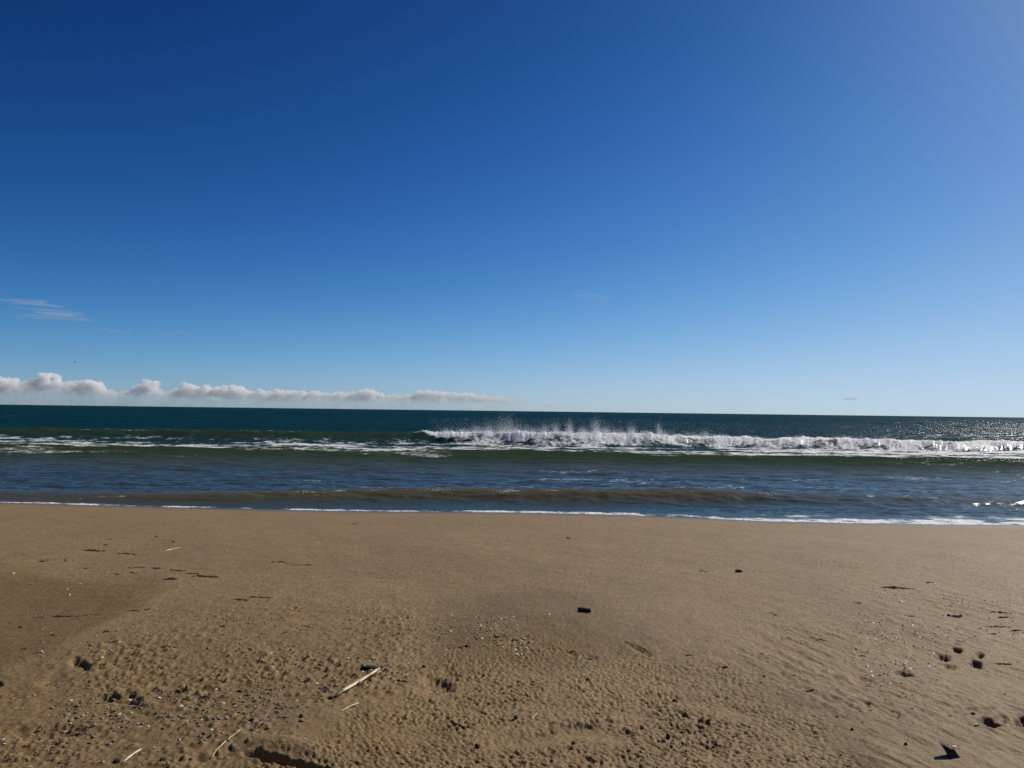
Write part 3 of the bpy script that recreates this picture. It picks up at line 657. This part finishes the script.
def block(name, px, py, wpx, hpx, depth, rz, mat, label, cat, seed, tilt=0, sink=.3):
    """an angular worn chunk, sized by the pixels it covers"""
    X, Y, z = ground(px, py); k = Y / FPX
    bm = bmesh.new(); bmesh.ops.create_cube(bm, size=1); bmesh.ops.bevel(bm, geom=list(bm.edges), offset=.06, segments=2, affect='EDGES'); bmesh.ops.subdivide_edges(bm, edges=list(bm.edges), cuts=3, use_grid_fill=True)
    co = np.array([v.co for v in bm.verts]); f = [[v.index for v in q.verts] for q in bm.faces]; bm.free()
    co *= (wpx * k, depth, hpx * k)
    d = np.linalg.norm((wpx * k, depth, hpx * k)) * .05
    for c_ in range(3): co[:, c_] += d * perlin3(co[:, 0] * 30 + seed, co[:, 1] * 30 + c_ * 7, co[:, 2] * 30, seed + c_) + .4 * d * perlin3(co[:, 0] * 90 + seed, co[:, 1] * 90 + c_ * 7, co[:, 2] * 90, seed + c_ + 20)
    o = mesh_obj(name, co, f, mat); o.location = (X, Y, sand_z(X, Y) + hpx * k * (.5 - sink)); o.rotation_euler = (R(tilt), 0, rz)
    return tag(o, label, cat)
block('charred_chip', 370, 671.5, 16, 3.2, .045, R(-14), m_char, 'flat black charred chip just above the split reed', 'wood chip', 3, sink=.1)
block('driftwood_block', 584.5, 615.5, 13, 4.0, .030, R(-26), m_char, 'black oblong driftwood block alone on the smooth dark sand', 'driftwood', 4, sink=.1)
def rock(name, px, py, wpx, hpx, mat, label, cat, seed, flat=.6, rz=0, angular=True, sink=.2, deep=.8, group=None):
    X, Y, z = ground(px, py); k = Y / FPX; co, f = ico(3, seed, .35, 1, angular)
    co = co * (wpx * k / 2, wpx * k / 2 * deep, hpx * k / 2)
    o = mesh_obj(name, co, f, mat, flat=False); o.location = (X, Y, sand_z(X, Y) + hpx * k / 2 * (1 - 2 * sink)); o.rotation_euler = (0, 0, rz); return tag(o, label, cat, group)
rock('flat_stone', 739, 571.5, 9, 3.0, m_black, 'flat black stone alone on the smooth sand near the water', 'stone', 21, sink=.1)
def slab(px, py, outline, thick, rz, tilt, mat, label, seed):
    X, Y, z = ground(px, py); k = Y / FPX; bm = bmesh.new()
    vs = [bm.verts.new(((x) * k, -thick / 2, -y_ * k)) for x, y_ in outline]; f_ = bm.faces.new(vs)
    e = bmesh.ops.extrude_face_region(bm, geom=[f_]); bmesh.ops.translate(bm, verts=[v for v in e['geom'] if isinstance(v, bmesh.types.BMVert)], vec=(.01, thick, .004))
    bmesh.ops.recalc_face_normals(bm, faces=bm.faces[:]); bmesh.ops.bevel(bm, geom=list(bm.edges), offset=.004, segments=1, affect='EDGES'); bmesh.ops.triangulate(bm, faces=bm.faces[:]); bmesh.ops.subdivide_edges(bm, edges=list(bm.edges), cuts=2)
    co = np.array([v.co for v in bm.verts]); fc = [[v.index for v in q.verts] for q in bm.faces]; bm.free()
    co += .006 * perlin3(co[:, 0] * 40 + seed, co[:, 1] * 40, co[:, 2] * 40, seed)[:, None] * np.array((1, 1, 1))
    o = mesh_obj('jagged_stone', co, fc, mat, flat=True); o.location = (X, Y, sand_z(X, Y)); o.rotation_euler = (R(tilt), 0, rz); return tag(o, label, 'stone')
slab(950, 757, [(-9, -12), (-4, -10), (1, -6.5), (4, -7), (6, -2), (11, 4), (4, 4), (-3, 2.5), (-5, -4)], .035, R(-8), -18, m_black, 'large jagged black stone in the lower right of the sand', 22)
rock('small_stone', 954, 751.5, 5, 2.6, m_shell, 'pale fragment lying on the rim of the jagged black stone', 'shell', 23, sink=-.9)
for px, py, wpx, hpx, lab in ((668, 731.5, 6, 6, 'round black lump below the double heel mark in rough sand'), (674.5, 695, 6, 7, 'upright black lump in the middle of the rough crust'), (516, 713.5, 5, 5, 'black lump beside the left end of the long trough'), (477, 742, 6, 5.5, 'black lump in rough crust near the lower edge of the picture'),
    (764.5, 676.5, 3, 3, 'single black pebble on smooth sand right of the rough crust'), (906, 746, 4, 4, 'small black lump just before the jagged black stone'), (424, 667, 4, 4, 'black pebble above the shallow heel print'), (852, 729, 4, 3.4, 'black pebble at the right border of the rough crust'), (518, 677, 3, 3.5, 'black pebble in the middle of the rough crust above the trough'),
    (574, 739, 5, 4, 'dark lump below the right end of the long trough'), (330.5, 701.5, 6, 4, 'dark wedge standing in for the shadow under the lower end of the split reed'), (2, 684, 7, 7, 'dark lump cut by the left border of the picture'), (179, 693, 6, 4.5, 'dark clod above the white pebble in the lumpy sand'), (117, 763.5, 9, 5, 'black clod at the foot of the stout reed stub'),  # the dark wedge at the split reed is its shadow made solid
    (162, 764, 6, 4, 'black clod at the picture bottom right of the reed stub'), (374, 543, 1, 1, None), (301, 721, 5, 4.5, 'dark clod left of the short half buried reed'), (191, 763, 4, 3, 'small dark clod beside the furrow of the thin twig'), (973, 715.5, 5, 2.5, 'dark lump above the deepest print on the right')):
    if lab: rock('dark_lump', px, py, wpx, hpx, m_black if 'black' in lab else m_weed, lab, 'stone', 100 + int(px), angular=True, sink=.3, rz=px)  # dark lumps; many stand in for the shadows of sand clods

# strands of dried weed
def weed(px, py, wpx, seed, label, tilt=0, thick=1.0, group=None):
    X, Y, z = ground(px, py); k = Y / FPX; L = wpx * k; r = np.random.default_rng(seed); ms = []
    wave = r.uniform(0, 6); fore = Y / (CAM_Z - z)          # how much the slant view shortens depth
    stem = [(u * L, k * fore * .5 * math.sin(u * 4 + wave), 0) for u in np.linspace(-.5, .5, 9)]
    ms.append(tube([(x, yy, sand_z(X + x, Y + yy) - z + k * .15) for x, yy, _ in stem], [k * .16 * thick * r.uniform(.6, 1.4) for _ in stem], 5, seed, .4, .7))
    for s in range(int(4 + wpx * .8)):
        ln = r.uniform(.10, .34) * L * (1 if wpx > 7 else 1.8); x0 = np.clip(r.normal() * .28, -.5, .5) * L; ang = r.normal() * .5
        y0 = k * fore * (r.normal() * .22 + .5 * math.sin(x0 / L * 4 + wave)); path = []; rad = []; n = 5; w0 = k * thick * r.uniform(.2, .75)
        for i in range(n):
            u = i / (n - 1) - .5; x = x0 + u * ln * math.cos(ang); yy = y0 + u * ln * math.sin(ang) + ln * .15 * r.normal()
            path.append((x, yy, sand_z(X + x, Y + yy) - z + w0 * r.uniform(.3, .9))); rad.append(w0 * (1.05 - abs(u) * 1.7) * r.uniform(.6, 1.3))
        ms.append(tube(path, rad, 5, seed + s, .5, .6))
    o = mesh_obj('seaweed_strand', *join(*ms), m_weed, flat=True); o.location = (X, Y, z); return tag(o, label, 'seaweed', group)
WEED = [
    (94, 551, 22, 1.5, 'dark knotted weed clump highest on the left sand'), (127, 553.5, 17, 1.0, 'straight dark weed strip between the clump and the pale stick'), (107, 545.5, 5, 1, 'small dark weed scrap above the knotted clump'), (109, 539.5, 4, .9, 'dark weed crumb nearest the water on the left'), (173, 542.5, 5, 1, 'dark weed scrap just above the far pale stick'), (157, 536.5, 4, 1, 'isolated dark weed crumb up the beach above the far pale stick'),
    (136, 568.5, 14, .9, 'thin weed strip at the left start of the weed line'), (157, 569, 14, .9, 'thin weed strip second in the weed line'), (178, 571, 16, 1.1, 'bent weed strip in the middle of the weed line'), (192, 574, 14, 1.2, 'weed strip before the thick tail of the weed line'), (208, 577, 26, 1.4, 'thick tail of dark weed ending the weed line'),
    (169, 580.5, 13, 2.0, 'blackest stubby weed lump under the weed line'), (133, 574, 12, 1, 'weed fleck under the start of the weed line'), (118, 575.3, 7, .8, 'smallest weed fleck under the start of the weed line'), (88, 567.5, 6, .9, 'lone weed fleck left of the weed line'),
    (62, 615, 22, 1.3, 'dark weed streak lying on the damp left sand'), (38, 616, 8, 1, 'weed fleck left of the streak on the damp sand'), (81, 615, 8, 1, 'weed fleck right of the streak on the damp sand'), (96, 614, 9, .8, 'thin weed fleck farther right on the damp sand'), (134, 611, 11, 1, 'dark weed crumbs beside the old track ridge'), (148, 609.5, 6, .9, 'weed crumb just past the old track ridge'),
    (241, 601.5, 15, 1.3, 'dark weed tuft in the mid left sand'), (262, 599, 20, 1.3, 'dark branching weed beside the weed tuft'), (279, 562.7, 15, .9, 'thin straight weed strip alone in the mid sand'), (303, 565, 22, .5, 'faint hairlike weed strand past the straight strip'),
    (41, 561, 8, .9, 'weed fleck on the dry sand above the damp patch'), (50, 560, 6, .8, 'weed fleck second from left above the damp patch'), (66, 559.8, 6, .8, 'weed fleck third from left above the damp patch'),
    (106, 632, 7, 1.6, 'dark weed knot at the bend of the weed arc'), (114, 643, 9, 1.6, 'weed crumbs halfway round the weed arc'), (126, 649, 12, 1.3, 'weed crumbs at the lower end of the weed arc'),
    (898, 588.7, 30, 1.3, 'longest dark weed strip on the right sand'), (930, 583, 9, .9, 'small weed fleck with a pale shell on the right sand'), (957, 616.5, 16, 2.0, 'thick black weed strip among pale grit'), (1001, 613, 16, 1.4, 'upper of two weed strips at the right border'), (1006, 617.5, 16, 1.5, 'lower of two weed strips at the right border'),
    (997, 626, 20, 1.3, 'broken weed strip below the pair at the right border'), (1016, 629.5, 14, 1.3, 'weed scraps at the right border under the broken strip'), (857, 604.7, 8, 1.2, 'forked weed scrap on the right sand'), (822, 640.5, 10, 1.3, 'dark weed scrap right of the smooth slope'), (993, 634, 5, 1.4, 'weed knot below the broken strip'), (909, 616, 8, .9, 'weed scrap left of the thick black strip'),
    (1003, 664, 14, 1.2, 'weed scrap right of the paw shaped hollows'), (771, 614, 4, 1, 'farther crumb of a close pair of dark weed crumbs on the smooth right slope'), (775, 616, 4, 1.2, 'nearer crumb of a close pair of dark weed crumbs on the smooth right slope'), (354, 523.4, 4, 1, 'lone dark weed crumb near the water line'), (568.5, 538, 5, 1.1, 'dark weed crumb beside pale grit on smooth sand'), (702, 571, 7, 1, 'weed scrap left of the flat black stone'),
    (690, 655.5, 10, 1.0, 'weed scrap on the upper rim of the rough crust'), (725, 667, 11, 1.0, 'weed scrap at the corner of the rough crust'), (808, 692.5, 12, 1.3, 'weed streak before the wavy ledge on the right'), (668, 693, 6, 1, 'weed fleck beside the upright black lump'),
    (573, 652, 8, 1.2, 'weed scrap at the right end of the shell scatter'), (588, 656.5, 9, 1.0, 'thin weed strip past the shell scatter'), (496, 639.5, 9, 1.4, 'dark weed lump in the middle of the shell scatter'), (466, 648, 6, 1.4, 'dark weed lump under the shell scatter'), (460, 649, 4, 1.3, 'small weed crumb under the shell scatter'),
    (222, 628, 6, 1.2, 'weed crumb in the pebbly sand left of centre'), (20, 626, 6, 1.1, 'weed crumb near the left border on damp sand'), (53, 635.5, 6, 1.2, 'weed crumb on damp sand below the long streak'), (402, 680, 10, 2.2, 'dark weed tuft left of the shallow heel print'), (24, 648.5, 6, 1.4, 'weed crumb beside a white shell on damp sand'), (38, 652.5, 6, 1.2, 'weed crumb at the low end of the old track ridge'),
]
for i, (px, py, wp, th, lab) in enumerate(WEED): weed(px, py, wp, 300 + i, lab, thick=th)

# shells one can pick out
def flake(seed):
    """a curved broken valve: cup shaped, ribbed, with thickness"""
    r = np.random.default_rng(seed); n, m_ = 7, 12; top = []; 
    for i in range(n):
        for j in range(m_):
            u = i / (n - 1); q = (j / (m_ - 1) - .5) * math.pi * r.uniform(1.05, 1.1) * .95
            e = 1 + .10 * math.sin(q * 9) * u
            top.append((u * math.cos(q) * e * 1.3 - .5, u * math.sin(q) * e, .42 * (1 - u ** 2) + .03 * math.cos(q * 14) * u))
    bot = [(x * .96, y_ * .96, z - .10) for x, y_, z in top]; f = []
    for i in range(n - 1):
        for j in range(m_ - 1):
            a = i * m_ + j; f.append((a, a + m_, a + m_ + 1, a + 1)); k = n * m_; f.append((k + a, k + a + 1, k + a + m_ + 1, k + a + m_))
    k = n * m_
    for j in range(m_ - 1): a = (n - 1) * m_ + j; f.append((a, k + a, k + a + 1, a + 1))
    for i in range(n - 1):
        a = i * m_; f.append((a, k + a, k + a + m_, a + m_)); a = i * m_ + m_ - 1; f.append((a, a + m_, k + a + m_, k + a))
    return top + bot, f
SHELLS = [(13, 573.6, 4, 'white shell on the dry rim of the damp left sand'), (143, 654.5, 4, 'white shell beside a dark clod in the crumbly sand'), (43, 652, 3.4, 'white shell at the low end of the old track ridge'), (71, 701, 4, 'bright white shell left of the two part print'), (179.5, 742, 4, 'white pebble shell above the thin twig at the bottom'), (154.5, 750, 3, 'white shell right of the stout reed stub'), (181, 707.5, 5, 'white shell with a dark clod at its side'),
    (132, 672, 3, 'white shell under the lower end of the weed arc'), (377.5, 586.5, 3, 'white shell alone on smooth sand at mid left'), (291, 610, 3.4, 'white shell chip below the branching weed'), (360, 620.5, 3.2, 'white shell at the left of the dark dome'), (491, 635.5, 3.6, 'largest white shell in the shell scatter'), (982, 582, 3, 'white shell high on the right sand'), (976.5, 727, 5, 'cream shell chip left of the deepest print'), (950, 718, 3.6, 'white shell above the cream chip on the right sand'),
    (868, 667, 3.4, 'white shell left of the dark hollow prints'), (901.5, 603, 3.4, 'white shell in the pale grit below the long weed strip'), (737, 655, 3, 'white shell on the slope by the rough crust corner'), (802, 643, 3.6, 'white shell beside a pebble right of the slope'), (934, 584, 3, 'white shell touching the small weed fleck'), (816, 631, 3, 'white shell on smooth sand above the right ledges'), (305, 740.5, 4, 'pale shell in the crumbs above the bottom hollow'), (31, 584.5, 3, 'small white shell in the damp left sand'), (280, 693, 3.2, 'pale shell in the crumbly sand left of the split reed'), (69, 596, 3, 'white shell speck in the middle of the damp sand')]
fl = [flake(s) for s in range(4)]
for i, (px, py, wp, lab) in enumerate(SHELLS):
    X, Y, z = ground(px, py); s = wp * Y / FPX / 2; v, f = fl[i % 4]
    o = mesh_obj('seashell', v, f, m_shell); o.scale = (s, s, s); o.location = (X, Y, sand_z(X, Y) + s * .12); o.rotation_euler = (R(random.uniform(-20, 25)), R(random.uniform(-20, 20)), random.uniform(0, 6.28)); tag(o, lab, 'shell')

# pebbles and shell crumbs: the largest each an object, the rest loose grit
peb = []
for i in range(8):
    co, f = ico(2, 500 + i, .4, random.uniform(.55, .85), i % 2 == 0)
    for nm, mt in (('brown', m_brown), ('grey', m_grey)):
        o = mesh_obj('pebble', co, f, mt); peb.append((nm, o.data)); bpy.data.objects.remove(o)
chips = []
for i in range(4):
    o = mesh_obj('shell_chip', *fl[i], m_shell); chips.append(o.data); bpy.data.objects.remove(o)
# field name, outline in the photo, how many, share of shell, size range in m, label of a pebble, label of a shell chip
FIELDS = [
    ('crumbly', [(150, 640), (260, 605), (400, 612), (430, 640), (405, 672), (330, 690), (300, 735), (180, 750), (60, 745), (100, 660)], 1500, .10, (.004, .013), 'small dark pebble among the crumbs left of the split reed', 'tiny pale shell chip among the crumbs left of the split reed'),
    ('midleft', [(200, 575), (400, 575), (430, 615), (260, 610), (170, 640), (110, 640)], 520, .22, (.004, .009), 'small pebble in the thin scatter below the weed line', 'tiny pale shell chip in the thin scatter below the weed line'),
    ('scatter', [(435, 640), (445, 626), (480, 622), (530, 628), (560, 645), (530, 652), (480, 648), (450, 650)], 420, .6, (.004, .012), 'small pebble in the shell scatter on the dark dome', 'white shell chip in the shell scatter on the dark dome'),
    ('damp', [(0, 575), (150, 590), (110, 640), (0, 670)], 200, .2, (.004, .010), 'small pebble on the damp patch at the left', 'tiny pale shell chip on the damp patch at the left'),
    ('rightgrit', [(870, 590), (960, 595), (1060, 615), (1060, 650), (960, 640), (880, 690), (850, 650)], 800, .5, (.004, .010), 'small pebble in the pale grit on the right sand', 'pale shell chip in the pale grit on the right sand'),
    ('lowleft', [(-30, 680), (100, 690), (180, 750), (180, 775), (-30, 775)], 260, .12, (.004, .012), 'small dark pebble in the trampled bottom left sand', 'pale shell chip in the trampled bottom left sand'),
    ('slope', [(600, 560), (900, 560), (1040, 580), (1040, 690), (850, 740), (760, 690), (640, 620)], 300, .35, (.004, .008), 'tiny pebble on the smooth slope right of the rough crust', 'tiny shell chip on the smooth slope right of the rough crust'),
    ('crust', [(420, 660), (640, 660), (760, 690), (870, 770), (380, 770)], 120, .05, (.005, .013), 'small dark clod pebble in the rain pitted rough crust', 'pale shell chip in the rain pitted rough crust'),
    ('upper', [(0, 540), (330, 540), (420, 560), (400, 580), (0, 575)], 110, .15, (.004, .009), 'tiny pebble on the smooth upper left sand', 'tiny shell chip on the smooth upper left sand')]
items = []
for fi, (nm, poly, n, sh, (r0, r1), lp, ls) in enumerate(FIELDS):
    xs = [q[0] for q in poly]; ys_ = [q[1] for q in poly]; k = 0
    N = n * 30; qx, qy = rng.uniform(min(xs) - 8, max(xs) + 8, N), rng.uniform(min(ys_) - 5, max(ys_) + 5, N)
    ok = seg_dist(qx, qy, poly) < rng.exponential(4, N); qx, qy = qx[ok], qy[ok]
    GX, GY, _z = ground(qx, qy)
    ok = rng.random(len(qx)) < .40 + 1.1 * fbm(GX * 1.5, GY * 1.5, 77, 2)
    for X, Y in list(zip(GX[ok], GY[ok]))[:n]:
        s_ = (r0 + (r1 - r0) * rng.random() ** 2.4) * .92
        items.append((s_ / Y, fi, float(X), float(Y), s_, rng.random() < sh))
items.sort(key=lambda q: -q[0])
np_, nsh, rest = 0, 0, []
for q in items:
    big, fi, X, Y, s, is_shell = q; zz = sand_z(X, Y); rot = (random.uniform(-.4, .4), random.uniform(-.4, .4), random.uniform(0, 6.28))
    if is_shell and nsh < 230:
        o = bpy.data.objects.new('shell_chip', chips[random.randrange(4)]); nsh += 1; tag(o, FIELDS[fi][6], 'shell', FIELDS[fi][6] + 's')
    elif not is_shell and np_ < 290:
        o = bpy.data.objects.new('pebble', peb[random.randrange(len(peb))][1]); np_ += 1; tag(o, FIELDS[fi][5], 'pebble', FIELDS[fi][5] + 's')
    else:
        rest.append(q); continue
    C.objects.link(o); o.location = (X, Y, zz + s * .25); o.rotation_euler = rot; o.scale = (s * random.uniform(.9, 1.4), s, s * (.45 if is_shell else .8))
for shells, name, mt, src in ((True, 'shell_grit', m_shell, fl[0]), (False, 'pebble_grit', m_brown, ico(1, 900, .3, .7))):
    v0 = np.array(src[0]); V, Fc = [], []
    for q in rest:
        if q[5] != shells: continue
        _, fi, X, Y, s, _s = q; a = random.uniform(0, 6.28); cs, sn = math.cos(a), math.sin(a); k = len(V)
        rv = v0 * s @ np.array(((cs, sn, 0), (-sn, cs, 0), (0, 0, 1))); V += [tuple(p_) for p_ in rv + (X, Y, sand_z(X, Y) + s * .25)]; Fc += [tuple(i + k for i in f_) for f_ in src[1]]
    if V:
        o = mesh_obj(name, V, Fc, mt); o['kind'] = 'stuff'
